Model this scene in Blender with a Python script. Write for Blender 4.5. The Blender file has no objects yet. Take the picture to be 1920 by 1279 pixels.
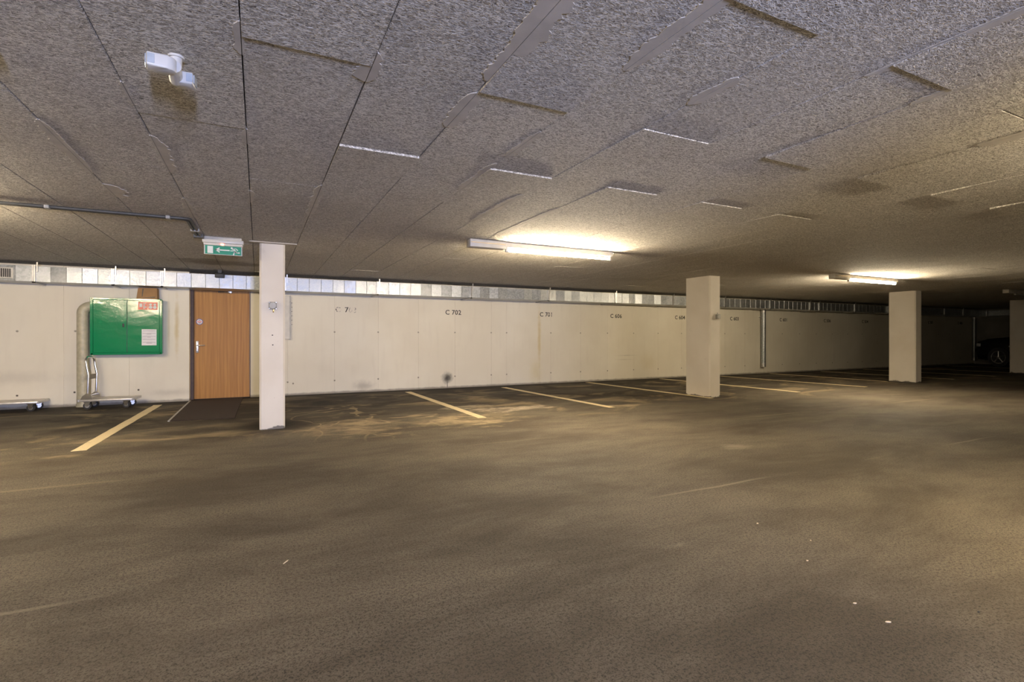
import bpy, bmesh, math, random
from mathutils import Vector, Matrix
random.seed(7)
PI = math.pi
scene = bpy.context.scene
COL = scene.collection

# ---------------------------------------------------------------- camera, world, exposure
F, HZ = 962.0, 632.0                       # focal length and horizon row, in pixels of the 1920x1279 frame
YAW = math.atan(476 / 962.0)
CAMZ = 1.153
cam_d = bpy.data.cameras.new('camera'); cam = bpy.data.objects.new('camera', cam_d); COL.objects.link(cam)
cam.location = (0, 0, CAMZ); cam.rotation_euler = (PI / 2, 0, -YAW)
cam_d.sensor_width = 36; cam_d.lens = 36 * F / 1920; cam_d.shift_y = -(639.5 - HZ) / 1920
cam_d.clip_start = 0.02; cam_d.clip_end = 200
scene.camera = cam
w = bpy.data.worlds.new('world'); scene.world = w; w.use_nodes = True
w.node_tree.nodes['Background'].inputs['Color'].default_value = (.70, .80, 1.0, 1)
w.node_tree.nodes['Background'].inputs['Strength'].default_value = 0.3
vs = scene.view_settings
vs.view_transform = 'Standard'; vs.look = 'None'; vs.gamma = 1; vs.use_curve_mapping = False
vs.exposure = 1.4
TUBE = 280.0                                # radiance of the fluorescent tubes
TUBE_COL = (1.0, .83, .58)
# cool daylight from behind the camera, let in by a doorway added for it
dl = bpy.data.lights.new('daylight', 'AREA'); dl.shape = 'RECTANGLE'; dl.size = .36; dl.size_y = .8
dl.energy = 270; dl.color = (.54, .62, 1.0)
dlo = bpy.data.objects.new('daylight', dl); COL.objects.link(dlo)
dlo.location = (.42, -4.9, 1.12); dlo.rotation_euler = (PI / 2, 0, 0)

ZC = 2.325                                 # ceiling height
XL, XR, YB, YR = -9.0, 27.7, 11.0, -3.4    # room extents: left, right, back, rear

# ---------------------------------------------------------------- node helper
class G:
    def __init__(s, name):
        s.m = bpy.data.materials.new(name); s.m.use_nodes = True
        s.t = s.m.node_tree; s.p = s.t.nodes['Principled BSDF']
    def put(s, sock, v):
        if hasattr(v, 'outputs'): v = v.outputs[0]
        if isinstance(v, bpy.types.NodeSocket): s.t.links.new(v, sock)
        elif v is not None:
            if isinstance(v, tuple) and len(v) == 3 and sock.type == 'RGBA': v = v + (1,)
            sock.default_value = v
    def n(s, typ, ins=None, **kw):
        nd = s.t.nodes.new('ShaderNode' + typ)
        for k, v in kw.items(): setattr(nd, k, v)
        for k, v in (ins or {}).items(): s.put(nd.inputs[k], v)
        return nd
    def math(s, op, a, b=None, c=None, clamp=False):
        nd = s.n('Math', operation=op, use_clamp=clamp)
        for i, v in enumerate((a, b, c)):
            if v is not None: s.put(nd.inputs[i], v)
        return nd.outputs[0]
    def mix(s, f, a, b, mode='MIX'):
        nd = s.n('Mix', data_type='RGBA', blend_type=mode)
        s.put(nd.inputs[0], f); s.put(nd.inputs[6], a); s.put(nd.inputs[7], b)
        return nd.outputs[2]
    def rng(s, v, a, b, c=0.0, d=1.0, smooth=True):
        nd = s.n('MapRange', interpolation_type='SMOOTHSTEP' if smooth else 'LINEAR')
        for i, x in enumerate((v, a, b, c, d)): s.put(nd.inputs[i], x)
        return nd.outputs[0]
    def pos(s): return s.n('NewGeometry').outputs['Position']
    def obj(s): return s.n('TexCoord').outputs['Object']
    def xyz(s, v):
        nd = s.n('SeparateXYZ', {0: v}); return nd.outputs
    def scale(s, v, sc, loc=(0, 0, 0)): return s.n('Mapping', {'Vector': v, 'Scale': sc, 'Location': loc}).outputs[0]
    def noise(s, v, sc, det=2.0, rough=.5, dist=0.0):
        return s.n('TexNoise', {'Vector': v, 'Scale': sc, 'Detail': det, 'Roughness': rough, 'Distortion': dist}).outputs[0]
    def blob(s, v, c, r, soft=1.0, wob=None, amt=.5):
        d = s.n('VectorMath', {0: v, 1: c}, operation='SUBTRACT').outputs[0]
        d = s.n('VectorMath', {0: d, 1: tuple(1 / x for x in r)}, operation='MULTIPLY').outputs[0]
        ln = s.n('VectorMath', {0: d}, operation='LENGTH').outputs['Value']
        if wob is not None: ln = s.math('ADD', ln, s.math('MULTIPLY', s.math('SUBTRACT', wob, .5), amt * 2))
        return s.rng(ln, 1.0, 1.0 - soft)
    def bump(s, h, strength=.3, dist=.002):
        b = s.n('Bump', {'Height': h, 'Strength': strength, 'Distance': dist})
        s.put(s.p.inputs['Normal'], b.outputs[0])
    def done(s, col, rough=.6, metal=0.0, **kw):
        s.put(s.p.inputs['Base Color'], col); s.put(s.p.inputs['Roughness'], rough); s.put(s.p.inputs['Metallic'], metal)
        for k, v in kw.items(): s.put(s.p.inputs[k.replace('_', ' ')], v)
        return s.m

M = {}
def plain(name, col, rough=.6, metal=0.0, var=.12, sc=14.0, bump=0.0, **kw):
    g = G(name); v = g.obj(); nz = g.noise(v, sc, 4)
    c = g.mix(g.rng(nz, .3, .7), tuple(x * (1 - var) for x in col), tuple(min(1, x * (1 + var)) for x in col))
    if bump: g.bump(g.noise(v, sc * 6, 3), bump, .002)
    M[name] = g.done(c, rough, metal, **kw)
    return M[name]

# ---- painted cast concrete wall
def wall_mat():
    g = G('wall_paint'); P = g.pos(); x, y, z = g.xyz(P)
    n1 = g.noise(P, .8, 4); n2 = g.noise(g.scale(P, (9, 9, 1.2)), 1.0, 3); n3 = g.noise(P, 26, 4, .65)
    c = g.mix(g.rng(n1, .3, .7), (.70, .645, .53), (.78, .73, .615))
    c = g.mix(g.math('MULTIPLY', g.rng(n2, .48, .8), .16), c, (.55, .49, .40))
    pits = g.rng(n3, .70, .74)
    low = g.rng(z, 1.5, .1)
    c = g.mix(g.math('MULTIPLY', pits, g.math('ADD', .15, g.math('MULTIPLY', low, .35))), c, (.36, .32, .26))
    wob = g.noise(P, 7, 4, .6)
    for ctr, r, col, a, soft in [((3.81, 11, .235), (.16, .8, .17), (.035, .03, .026), .95, .85), ((3.82, 11, .06), (.022, .8, .13), (.05, .045, .04), .75, .9),
                                 ((1.98, 11, .14), (.30, .8, .16), (.30, .27, .23), .55, 1.0), ((6.19, 11, 1.15), (.07, .8, 1.1), (.58, .45, .17), .6, 1.0),
                                 ((6.10, 11, .3), (.25, .8, .45), (.62, .52, .27), .4, 1.0),
                                 ((-1.30, 10.85, 1.35), (.05, .8, .75), (.55, .42, .17), .65, 1.0), ((-1.42, 10.85, 1.35), (.03, .8, .7), (.55, .43, .2), .4, 1.0),
                                 ((-3.5, 10.85, .5), (.9, .8, .16), (.45, .41, .35), .35, 1.0), ((-1.35, 10.85, .17), (.5, .8, .1), (.42, .38, .31), .4, 1.0),
                                 ((9.6, 11, .45), (.4, .8, .35), (.60, .50, .30), .3, 1.0), ((8.9, 11, .66), (.5, .8, .02), (.4, .36, .3), .5, 1.0), ((8.8, 11, .55), (.4, .8, .018), (.4, .36, .3), .4, 1.0),
                                 ((-.08, 10.95, .3), (.2, .8, .5), (.52, .46, .35), .4, 1.0)]:
        c = g.mix(g.math('MULTIPLY', g.blob(P, ctr, r, soft, wob, .45), a), c, col)
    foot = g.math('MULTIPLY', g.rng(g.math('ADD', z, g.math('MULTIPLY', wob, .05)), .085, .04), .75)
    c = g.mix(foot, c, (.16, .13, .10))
    g.bump(g.math('SUBTRACT', g.math('MULTIPLY', n2, .4), pits), .25, .004)
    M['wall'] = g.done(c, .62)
wall_mat()

def column_mat():
    g = G('column_paint'); P = g.pos(); x, y, z = g.xyz(P)
    n1 = g.noise(P, 1.7, 4); n3 = g.noise(P, 30, 4, .65); n4 = g.noise(P, 6, 4, .6)
    c = g.mix(g.rng(n1, .3, .7), (.68, .62, .53), (.74, .685, .60))
    c = g.mix(g.math('MULTIPLY', g.rng(n4, .66, .74), .22), c, (.46, .41, .34))
    c = g.mix(g.math('MULTIPLY', g.rng(n3, .70, .75), .45), c, (.34, .30, .26))
    c = g.mix(g.math('MULTIPLY', g.rng(g.math('ADD', z, g.math('MULTIPLY', n4, .14)), .098, .080), .85), c, (.07, .06, .05))
    g.bump(n3, .15, .003)
    M['column'] = g.done(c, .6)
column_mat()

# ---- wood-wool acoustic panels, sprayed grey
def ceil_mat():
    g = G('wood_wool'); P = g.pos()
    rnd = g.n('ObjectInfo').outputs['Random']
    off = g.n('CombineXYZ', {0: g.math('MULTIPLY', rnd, 37.0), 1: g.math('MULTIPLY', rnd, 91.0), 2: 0.0}).outputs[0]
    V = g.n('VectorMath', {0: P, 1: off}, operation='ADD').outputs[0]
    strands = None
    for sc, ang, w_ in ((26, .3, .030), (34, 1.4, .032), (30, 2.5, .030)):
        v = g.n('Mapping', {'Vector': V, 'Rotation': (0, 0, ang), 'Scale': (1, 2.2, 1)}).outputs[0]
        nz = g.noise(v, sc, 1.0, .4, .6)
        s_ = g.rng(g.math('ABSOLUTE', g.math('SUBTRACT', nz, .5)), w_ * 1.6, w_ * .35)
        strands = s_ if strands is None else g.math('MAXIMUM', strands, s_)
    gaps = g.noise(V, 75, 3, .6)
    big = g.noise(P, .9, 4)
    hgt = g.math('ADD', g.math('MULTIPLY', strands, .7), g.math('MULTIPLY', gaps, .8))
    c = g.mix(g.rng(hgt, .3, 1.0), (.37, .335, .28), (.82, .775, .69))
    vf = g.n('Mapping', {'Vector': V, 'Rotation': (0, 0, .9), 'Scale': (1, 1.8, 1)}).outputs[0]
    fl = g.math('MULTIPLY', g.rng(g.noise(vf, 58, 2, .5, 1.2), .43, .36), g.math('SUBTRACT', 1.0, strands))
    c = g.mix(g.math('MULTIPLY', fl, .85), c, (.085, .072, .06))
    hgt = g.math('SUBTRACT', hgt, g.math('MULTIPLY', fl, .8))
    c = g.mix(g.math('MULTIPLY', g.rng(rnd, 0, 1, 0, 1, False), .22), c, (.55, .50, .44))
    c = g.mix(g.math('MULTIPLY', g.rng(big, .5, .75), .18), c, (.30, .25, .19))
    x, y, z = g.xyz(P)
    st = g.blob(P, (-.55, 9.3, ZC), (.75, .45, .6), .6, g.noise(P, 3.5, 4), .6)
    c = g.mix(g.math('MULTIPLY', st, .6), c, (.12, .085, .045))
    g.bump(hgt, .85, .006)
    M['ceil'] = g.done(c, .9)
ceil_mat()
plain('plaster', (.56, .52, .46), .8, var=.08, sc=9, bump=.25)
plain('dimmed_concrete', (.24, .225, .205), .8, sc=2)  # far-end dimness put into the colour of the end and rear walls
plain('ceiling_slab', (.06, .055, .05), .9)

# ---- asphalt
def floor_mat():
    g = G('asphalt'); P = g.pos(); x, y, z = g.xyz(P)
    lane = g.noise(g.scale(P, (.5, 1.1, 1)), 1.1, 7, .68, .3)
    big = g.noise(g.scale(P, (.5, .9, 1), (3, 8, 0)), 1.0, 5, .62)
    med = g.noise(P, 5.5, 4, .6); grit = g.noise(P, 150, 3, .75); grit2 = g.noise(P, 66, 5, .75)
    vor = g.n('TexVoronoi', {'Vector': P, 'Scale': 95.0}).outputs[0]
    c = g.mix(g.rng(lane, .32, .68), (.082, .067, .048), (.185, .157, .116))
    c = g.mix(g.math('MULTIPLY', g.rng(big, .55, .75), .35), c, (.215, .180, .128))
    c = g.mix(g.math('MULTIPLY', g.rng(med, .55, .8), .25), c, (.075, .062, .05))
    gr = g.rng(g.math('ADD', g.math('MULTIPLY', grit, .5), g.math('MULTIPLY', grit2, .5)), .42, .53)
    c = g.mix(g.math('MULTIPLY', g.math('SUBTRACT', 1.0, gr), g.rng(big, .3, .7, .88, .6)), c, (.022, .018, .014))
    c = g.mix(g.math('MULTIPLY', g.rng(grit, .67, .76), .35), c, (.30, .27, .23))
    # parking bays: oily dark ground with dried tan silt
    bay = g.rng(g.math('ADD', y, g.math('MULTIPLY', med, .9)), 7.4, 9.0)
    bn = g.noise(g.scale(P, (.55, .8, 1), (1, 4, 0)), 1.0, 5, .6, .8)
    c = g.mix(g.math('MULTIPLY', bay, g.rng(bn, .42, .60, .25, .9)), c, (.030, .024, .018))
    silt = g.noise(g.scale(P, (.75, 1.1, 1), (7, 2, 0)), 1.0, 6, .62, 1.2)
    band = g.math('MULTIPLY', g.rng(y, 5.9, 6.9), g.rng(y, 10.9, 10.0))
    c = g.mix(g.math('MULTIPLY', g.math('MULTIPLY', g.rng(silt, .50, .68), band), .62), c, (.36, .28, .17))
    iso = g.rng(g.math('ABSOLUTE', g.math('SUBTRACT', g.noise(P, .75, 3, .5, .7), .52)), .014, .003)
    rim = g.blob(P, (1.3, 7.6, 0), (1.5, 2.0, 1), .5)
    c = g.mix(g.math('MULTIPLY', g.math('MULTIPLY', iso, rim), .6), c, (.42, .33, .20))
    wob = g.noise(g.scale(P, (1.2, 2.2, 1)), 1.6, 6, .7)
    brk = g.rng(g.noise(g.scale(P, (1.5, 3.2, 1), (5, 1, 0)), 1.7, 6, .68, .6), .38, .62, .12, 1)
    for ctr, r, col, a, soft, wv in [((1.15, 6.9, 0), (.7, .95, 1), (.40, .31, .19), .85, .8, 1.3), ((2.55, 6.7, 0), (.95, .7, 1), (.42, .33, .20), .9, .8, 1.3),
                                     ((3.65, 7.4, 0), (.75, .30, 1), (.55, .46, .34), .85, .4, 1.4), ((3.1, 7.9, 0), (.5, .25, 1), (.50, .42, .30), .7, .4, 1.4),
                                     ((5.55, 6.9, 0), (.5, .18, 1), (.50, .40, .25), .7, .5, 1.0), ((2.06, 2.15, 0), (.14, .05, 1), (.30, .26, .21), .5, .6, 1.0),
                                     ((4.5, 3.8, 0), (.25, .2, 1), (.30, .26, .2), .5, .6, 1.0), ((-1.7, 6.35, 0), (.2, .12, 1), (.36, .28, .18), .5, .6, 1.0),
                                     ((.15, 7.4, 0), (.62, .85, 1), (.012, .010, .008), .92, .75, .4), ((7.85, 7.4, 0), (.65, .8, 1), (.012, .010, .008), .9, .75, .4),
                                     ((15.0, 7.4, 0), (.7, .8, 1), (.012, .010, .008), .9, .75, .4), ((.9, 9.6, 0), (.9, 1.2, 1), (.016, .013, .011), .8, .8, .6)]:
        bm_ = g.math('MULTIPLY', g.blob(P, ctr, r, soft, wob, wv), a)
        c = g.mix(g.math('MULTIPLY', bm_, brk) if col[0] > .1 else bm_, c, col)
    # paving seams and the tarred edge along the wall
    for y0, wd, col, a in ((2.85, .012, (.30, .25, .19), .55), (5.1, .02, (.24, .19, .13), .5)):
        dd = g.math('ABSOLUTE', g.math('SUBTRACT', y, g.math('ADD', y0 - .03, g.math('MULTIPLY', g.noise(P, 1.3, 4), .06))))
        c = g.mix(g.math('MULTIPLY', g.math('MULTIPLY', g.rng(dd, wd * 1.8, wd * .4), g.rng(g.noise(g.scale(P, (.5, .1, 1)), 1.0, 3), .45, .62)), a), c, col)
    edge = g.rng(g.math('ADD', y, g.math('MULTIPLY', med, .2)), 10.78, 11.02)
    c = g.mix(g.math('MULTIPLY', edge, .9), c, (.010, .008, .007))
    g.bump(g.math('ADD', g.math('MULTIPLY', vor, .5), grit), .55, .005)
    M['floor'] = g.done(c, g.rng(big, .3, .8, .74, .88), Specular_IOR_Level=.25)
floor_mat()

def paint_mat():
    g = G('stripe_paint'); P = g.pos()
    c = g.mix(g.rng(g.noise(P, 6, 5, .7), .55, .75), (.80, .66, .40), (.50, .39, .22))
    c = g.mix(g.math('MULTIPLY', g.rng(g.noise(P, 60, 4, .7), .60, .68), .6), c, (.14, .11, .08))
    M['stripe'] = g.done(c, .7)
paint_mat()

def galv_mat():
    g = G('galvanised'); v = g.pos()
    vo = g.n('TexVoronoi', {'Vector': v, 'Scale': 38.0}).outputs['Color']
    sp = g.xyz(vo)[0]
    big = g.noise(v, 2.2, 4, .6, .8)
    c = g.mix(sp, (.34, .36, .38), (.52, .54, .555))
    c = g.mix(g.math('MULTIPLY', g.rng(big, .5, .7), .3), c, (.64, .645, .64))
    g.bump(g.noise(v, 5, 3), .12, .01)
    M['galv'] = g.done(c, g.math('ADD', .38, g.math('MULTIPLY', sp, .18)), .9)
galv_mat()

def wood_mat(name, a, b, rot=False):
    g = G(name); v = g.obj()
    st = g.noise(g.scale(v, (30, 30, .9)), 1.0, 5, .6, .4)
    fig = g.n('TexWave', {'Vector': g.scale(v, (1, 1, .13)), 'Scale': 5.5, 'Distortion': 9.0, 'Detail': 3.0, 'Detail Scale': .8}, bands_direction='X').outputs[1]
    c = g.mix(g.rng(st, .3, .7), a, b)
    c = g.mix(g.math('MULTIPLY', fig, .25), c, tuple(x * .62 for x in a))
    M[name] = g.done(c, .45, Specular_IOR_Level=.3)
wood_mat('oak', (.36, .160, .027), (.46, .225, .043))
plain('door_frame', (.10, .055, .03), .5)
plain('transom_wood', (.34, .19, .085), .5, sc=5)
plain('beige_pipe', (.46, .42, .30), .45)
g = G('green'); v = g.obj(); g.bump(g.noise(g.scale(v, (1, 1, 1.4)), 2.4, 5, .5), .22, .03)
M['green'] = g.done(g.mix(g.noise(v, 3, 2), (.003, .215, .080), (.005, .235, .092)), .12)
plain('green_dark', (.003, .14, .055), .25)
plain('black', (.012, .012, .013), .45)
plain('rubber', (.03, .03, .032), .7)
plain('paper', (.80, .78, .78), .7, var=.03)
plain('ink', (.22, .21, .24), .7)
plain('red_sign', (.72, .16, .08), .4, var=.05)
plain('sign_white', (.66, .70, .64), .4, var=.03)
plain('sign_green', (.0, .235, .115), .35, var=.05)
plain('housing', (.62, .585, .51), .45, var=.05)
plain('white_plastic', (.55, .54, .51), .35, var=.03)
plain('lens_grey', (.38, .42, .46), .2)
plain('grey_plastic', (.42, .41, .38), .5)
plain('box_grey', (.27, .26, .235), .5)
plain('conduit_grey', (.085, .083, .075), .45)
plain('chrome', (.78, .77, .75), .18, .95, var=.05)
plain('steel', (.55, .54, .53), .35, .9)
plain('alu_deck', (.58, .55, .52), .4, .6)
plain('brass', (.60, .42, .16), .35, .9)
plain('cardboard', (.36, .205, .085), .8, sc=6)
plain('mat_fibre', (.036, .022, .016), .95, var=.4, sc=90, bump=.6)
plain('number_ink', (.02, .018, .016), .7)
plain('hole_dark', (.05, .042, .035), .9)
plain('tie_plug', (.40, .36, .29), .8)
plain('car_paint', (.006, .006, .007), .22)
plain('car_glass', (.004, .004, .005), .08)
plain('wheel_alloy', (.45, .45, .46), .3, .9)
plain('car_lamp', (.55, .57, .6), .12)
plain('chip_wood', (.72, .60, .40), .8)
plain('plate_brown', (.30, .16, .07), .6)
plain('sticker_blue', (.10, .10, .30), .5)
plain('sticker_red', (.60, .12, .12), .5)
plain('sealant', (.30, .26, .20), .8)
def worn_mat(name, thr, soft=.06):          # stencil paint that has flaked off in places
    g = G(name); P = g.pos()
    nz = g.noise(P, 24, 3, .6)
    M[name] = g.done(g.mix(g.rng(nz, thr, thr + soft), (.022, .02, .018), (.74, .68, .585)), .7)
worn_mat('number_worn', .46); worn_mat('number_half', .55); worn_mat('number_faint', .30, .25)
def emit(name, col, st):
    g = G(name); g.put(g.p.inputs['Base Color'], (.8, .8, .8)); g.put(g.p.inputs['Emission Color'], col); g.put(g.p.inputs['Emission Strength'], st)
    M[name] = g.m
emit('tube_lit', TUBE_COL, TUBE)
emit('led_red', (1, .10, .05), 6.0)

# ---------------------------------------------------------------- mesh helpers
def link(o, parent=None):
    COL.objects.link(o)
    if parent: o.parent = parent
    return o
def empty(name, loc=(0, 0, 0), rz=0.0, parent=None):
    o = bpy.data.objects.new(name, None); o.location = loc; o.rotation_euler = (0, 0, rz); o.empty_display_size = .1
    return link(o, parent)
def tag(o, label=None, cat=None, group=None, kind=None):
    if label: o['label'] = label
    if cat: o['category'] = cat
    if group: o['group'] = group
    if kind: o['kind'] = kind
    return o
class B:
    def __init__(s): s.bm = bmesh.new()
    def box(s, x0, x1, y0, y1, z0, z1, bev=0.0, seg=2, rot=None):
        r = bmesh.ops.create_cube(s.bm, size=1.0); vs_ = r['verts']
        for v in vs_: v.co = Vector(((x0 + x1) / 2 + v.co.x * (x1 - x0), (y0 + y1) / 2 + v.co.y * (y1 - y0), (z0 + z1) / 2 + v.co.z * (z1 - z0)))
        if rot is not None: bmesh.ops.transform(s.bm, matrix=rot, verts=vs_)
        if bev:
            es = list({e for v in vs_ for e in v.link_edges})
            bmesh.ops.bevel(s.bm, geom=es, offset=bev, segments=seg, affect='EDGES', profile=.5)
        return s
    def cyl(s, a, b, r, r2=None, n=20, cap=True):
        a, b = Vector(a), Vector(b); d = b - a
        q = Vector((0, 0, 1)).rotation_difference(d.normalized()).to_matrix().to_4x4()
        bmesh.ops.create_cone(s.bm, cap_ends=cap, segments=n, radius1=r, radius2=r if r2 is None else r2, depth=d.length,
                              matrix=Matrix.Translation((a + b) / 2) @ q)
        return s
    def sphere(s, c, r, sc=(1, 1, 1), n=16):
        bmesh.ops.create_uvsphere(s.bm, u_segments=n, v_segments=n // 2, radius=r, matrix=Matrix.Translation(c) @ Matrix.Diagonal((*sc, 1)))
        return s
    def tube(s, pts, r, n=12, closed=False):
        pts = [Vector(p) for p in pts]; rings = []; up = None
        for i, p in enumerate(pts):
            a = pts[i - 1] if i else p; b = pts[i + 1] if i < len(pts) - 1 else p
            t = (b - a).normalized()
            if up is None:
                up = t.orthogonal().normalized()
            else:
                up = (up - t * up.dot(t)).normalized()
            sd = t.cross(up)
            rings.append([s.bm.verts.new(p + (up * math.cos(k * 2 * PI / n) + sd * math.sin(k * 2 * PI / n)) * r) for k in range(n)])
        for A, C in zip(rings, rings[1:]):
            for k in range(n): s.bm.faces.new((A[k], A[(k + 1) % n], C[(k + 1) % n], C[k]))
        s.bm.faces.new(rings[0][::-1]); s.bm.faces.new(rings[-1])
        return s
    def prism(s, poly, axis, d0, d1, bev=0.0):
        """poly in the two axes that remain, extruded along axis from d0 to d1"""
        def P(u, v, d): return {'x': (d, u, v), 'y': (u, d, v), 'z': (u, v, d)}[axis]
        A = [s.bm.verts.new(P(u, v, d0)) for u, v in poly]; C = [s.bm.verts.new(P(u, v, d1)) for u, v in poly]
        fs = [s.bm.faces.new(A), s.bm.faces.new(C[::-1])]
        n = len(poly)
        for k in range(n): fs.append(s.bm.faces.new((A[k], C[k], C[(k + 1) % n], A[(k + 1) % n])))
        if bev:
            es = [e for f in fs[:2] for e in f.edges]
            bmesh.ops.bevel(s.bm, geom=es, offset=bev, segments=2, affect='EDGES', profile=.5)
        return s
    def mesh(s, name, mat, smooth=None):
        bmesh.ops.recalc_face_normals(s.bm, faces=s.bm.faces[:])
        me = bpy.data.meshes.new(name); s.bm.to_mesh(me); s.bm.free()
        me.materials.append(M[mat] if isinstance(mat, str) else mat)
        if smooth is not None:
            me.polygons.foreach_set('use_smooth', [True] * len(me.polygons)); me.set_sharp_from_angle(angle=smooth)
        return me
    def build(s, name, mat, parent=None, loc=None, smooth=None, rz=0.0):
        o = bpy.data.objects.new(name, s.mesh(name, mat, smooth))
        if loc: o.location = loc
        o.rotation_euler.z = rz
        return link(o, parent)
SM = math.radians(40)
def inst(me, name, parent, loc=(0, 0, 0), rot=(0, 0, 0), sc=(1, 1, 1)):
    o = bpy.data.objects.new(name, me); o.location = loc; o.rotation_euler = rot; o.scale = sc
    return link(o, parent)
def proj(x, y, z):
    s_, c_ = math.sin(YAW), math.cos(YAW); dep = s_ * x + c_ * y; lat = c_ * x - s_ * y
    return (960 + F * lat / dep, HZ - F * (z - CAMZ) / dep) if dep > .05 else None

# ---------------------------------------------------------------- floor, paint stripes
floor = B().box(XL - .3, XR + .4, -7.2, YB + .6, -.25, 0).build('floor', 'floor'); tag(floor, 'brown grey asphalt floor of the parking garage', 'floor', kind='structure')
for x0, x1, y0, y1 in [(-1.52, -1.63, 10.45, 6.6), (2.82, 2.87, 10.62, 6.75), (5.03, 5.19, 10.6, 6.8), (7.5, 7.66, 10.84, 7.0), (9.95, 10.15, 10.85, 6.97),
                       (12.2, 12.6, 10.8, 7.0), (14.5, 14.6, 10.9, 7.6), (16.9, 17.0, 10.8, 7.2), (19.3, 19.4, 10.8, 7.2), (21.7, 21.8, 10.8, 7.2), (24.9, 24.95, 10.8, 7.2)]:
    b = B(); hw = .062; n = 26; L, R = [], []
    for i in range(n + 1):
        t = i / n; x = x0 + (x1 - x0) * t; y = y0 + (y1 - y0) * t
        L.append((x - hw + random.uniform(-.004, .004), y)); R.append((x + hw + random.uniform(-.004, .004), y))
    b.prism(L + R[::-1], 'z', -.004, .0025); b.build('parking_stripe', 'stripe', floor)

# ---------------------------------------------------------------- walls
def wall_panels(parent, xs, yf, z0, z1):
    """cast panels proud of the wall core, one shared joint width"""
    for a, c in zip(xs, xs[1:]):
        B().box(a + .0006, c - .0006, yf, yf + .035, z0, z1, .002, 1).build('wall_panel', 'wall', parent)
wb = B().box(-.13, XR + .3, YB + .03, YB + .4, 0, ZC + .2).build('wall_back', 'wall'); tag(wb, 'long cream painted concrete wall with bay numbers', 'wall', kind='structure')
xs = [-.13, .52, 1.40, 2.28, 3.15, 4.00, 4.90, 5.30, 6.20, 6.52, 7.40, 8.25, 9.12, 9.98, 10.85]
while xs[-1] + .87 < XR: xs.append(xs[-1] + .87)
xs[-1] = XR + .05
wall_panels(wb, xs, YB, 0, ZC + .05)
wl = B().box(XL, -1.13, YB - .12, YB + .4, 0, ZC + .2).build('wall_back_left', 'wall'); tag(wl, 'cream painted concrete wall left of the wooden door', 'wall', kind='structure')
xl = [-1.11]
while xl[-1] > XL: xl.append(xl[-1] - .88)
wall_panels(wl, sorted(xl), YB - .15, 0, ZC + .05)
B().box(-1.13, -1.11, YB - .149, YB + .25, 0, ZC + .05).build('door_reveal', 'wall', wl)
# tie holes: shallow cones with a plug
def tie_mesh():
    b = B(); b.cyl((0, .004, 0), (0, -.0025, 0), .026, .021, 16)
    return b.mesh('tie_hole', 'tie_plug')
tm = tie_mesh(); hm = B().cyl((0, .002, 0), (0, -.0035, 0), .009, n=10).mesh('tie_hole_core', 'hole_dark')
def tie(parent, x, z, y, dark=False):
    o = inst(tm, 'tie_hole', parent, (x, y, z), sc=(.8, 1, .8)); q = 1.5 if dark else (.55 if z > 1 else .95); inst(hm, 'hole_core', o, (0, 0, 0 if dark else -.005), sc=(q, 1, q))
for x in xs[1:-1]:
    if x in (6.20,): continue
    tie(wb, x, 1.255, YB); tie(wb, x, .265, YB)
tie(wb, .62, .235, YB)
for x, z in [(-3.45, 1.245), (-2.72, 1.25), (-3.45, .215), (-2.73, .235), (-1.86, .235)]: tie(wl, x, z, YB - .15, z < 1)
# bay numbers, stencilled
def text_mesh(s, size, depth, mat):
    cu = bpy.data.curves.new('text', 'FONT'); cu.body = s; cu.size = size; cu.extrude = depth; cu.align_x = 'CENTER'; cu.resolution_u = 3; cu.offset = .0018; cu.space_character = 1.05
    o = bpy.data.objects.new('text', cu); COL.objects.link(o)
    me = bpy.data.meshes.new_from_object(o.evaluated_get(bpy.context.evaluated_depsgraph_get()))
    bpy.data.objects.remove(o); me.materials.clear(); me.materials.append(M[mat]); return me
def wall_text(parent, s, x, z, y, size=.148, mat='number_ink', name='bay_number'):
    me = text_mesh(s, size, .0012, mat)
    return inst(me, name, parent, (x, y - .001, z - size * .34), (PI / 2, 0, 0))
wall_text(wb, 'C', 1.465, 1.715, YB, mat='number_worn'); wall_text(wb, '7', 1.635, 1.715, YB, mat='number_half'); wall_text(wb, '0', 1.715, 1.71, YB, mat='number_faint'); wall_text(wb, '3', 1.80, 1.71, YB, mat='number_faint')
wall_text(wb, 'C 702', 3.96, 1.71, YB)
wall_text(wb, 'C 7', 6.315, 1.71, YB); wall_text(wb, '01', 6.50, 1.71, YB, mat='number_half')
for s_, x in [('C 606', 8.53), ('C 604', 10.79), ('C 603', 13.0), ('C 601', 15.26), ('C 506', 17.53), ('C 504', 19.73), ('C 503', 21.9), ('C 501', 24.18), ('C 406', 26.5)]:
    wall_text(wb, s_, x, 1.71 + (.03 if x > 23 else 0), YB)

# end wall on the right, left wall, unseen rear wall with a doorway added for the cool light
we = B().box(XR, XR + .3, YR - .3, YB + .3, 0, ZC + .2).build('wall_right', 'dimmed_concrete'); tag(we, 'far concrete end wall in the dark', 'wall', kind='structure')
ws = B().box(XL - .3, XL, YR - .3, YB + .3, 0, ZC + .2).build('wall_left', 'wall'); tag(ws, 'concrete side wall of the garage', 'wall', kind='structure')
DX0, DX1, DZ = -.45, 1.05, 2.1
b = B(); b.box(XL, DX0, YR - .3, YR, 0, ZC + .2); b.box(DX1, XR, YR - .3, YR, 0, ZC + .2); b.box(DX0, DX1, YR - .3, YR, DZ, ZC + .2)
tag(b.build('wall_rear', 'dimmed_concrete'), 'unseen rear concrete wall with a doorway added for the cool light', 'wall', kind='structure')

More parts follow.
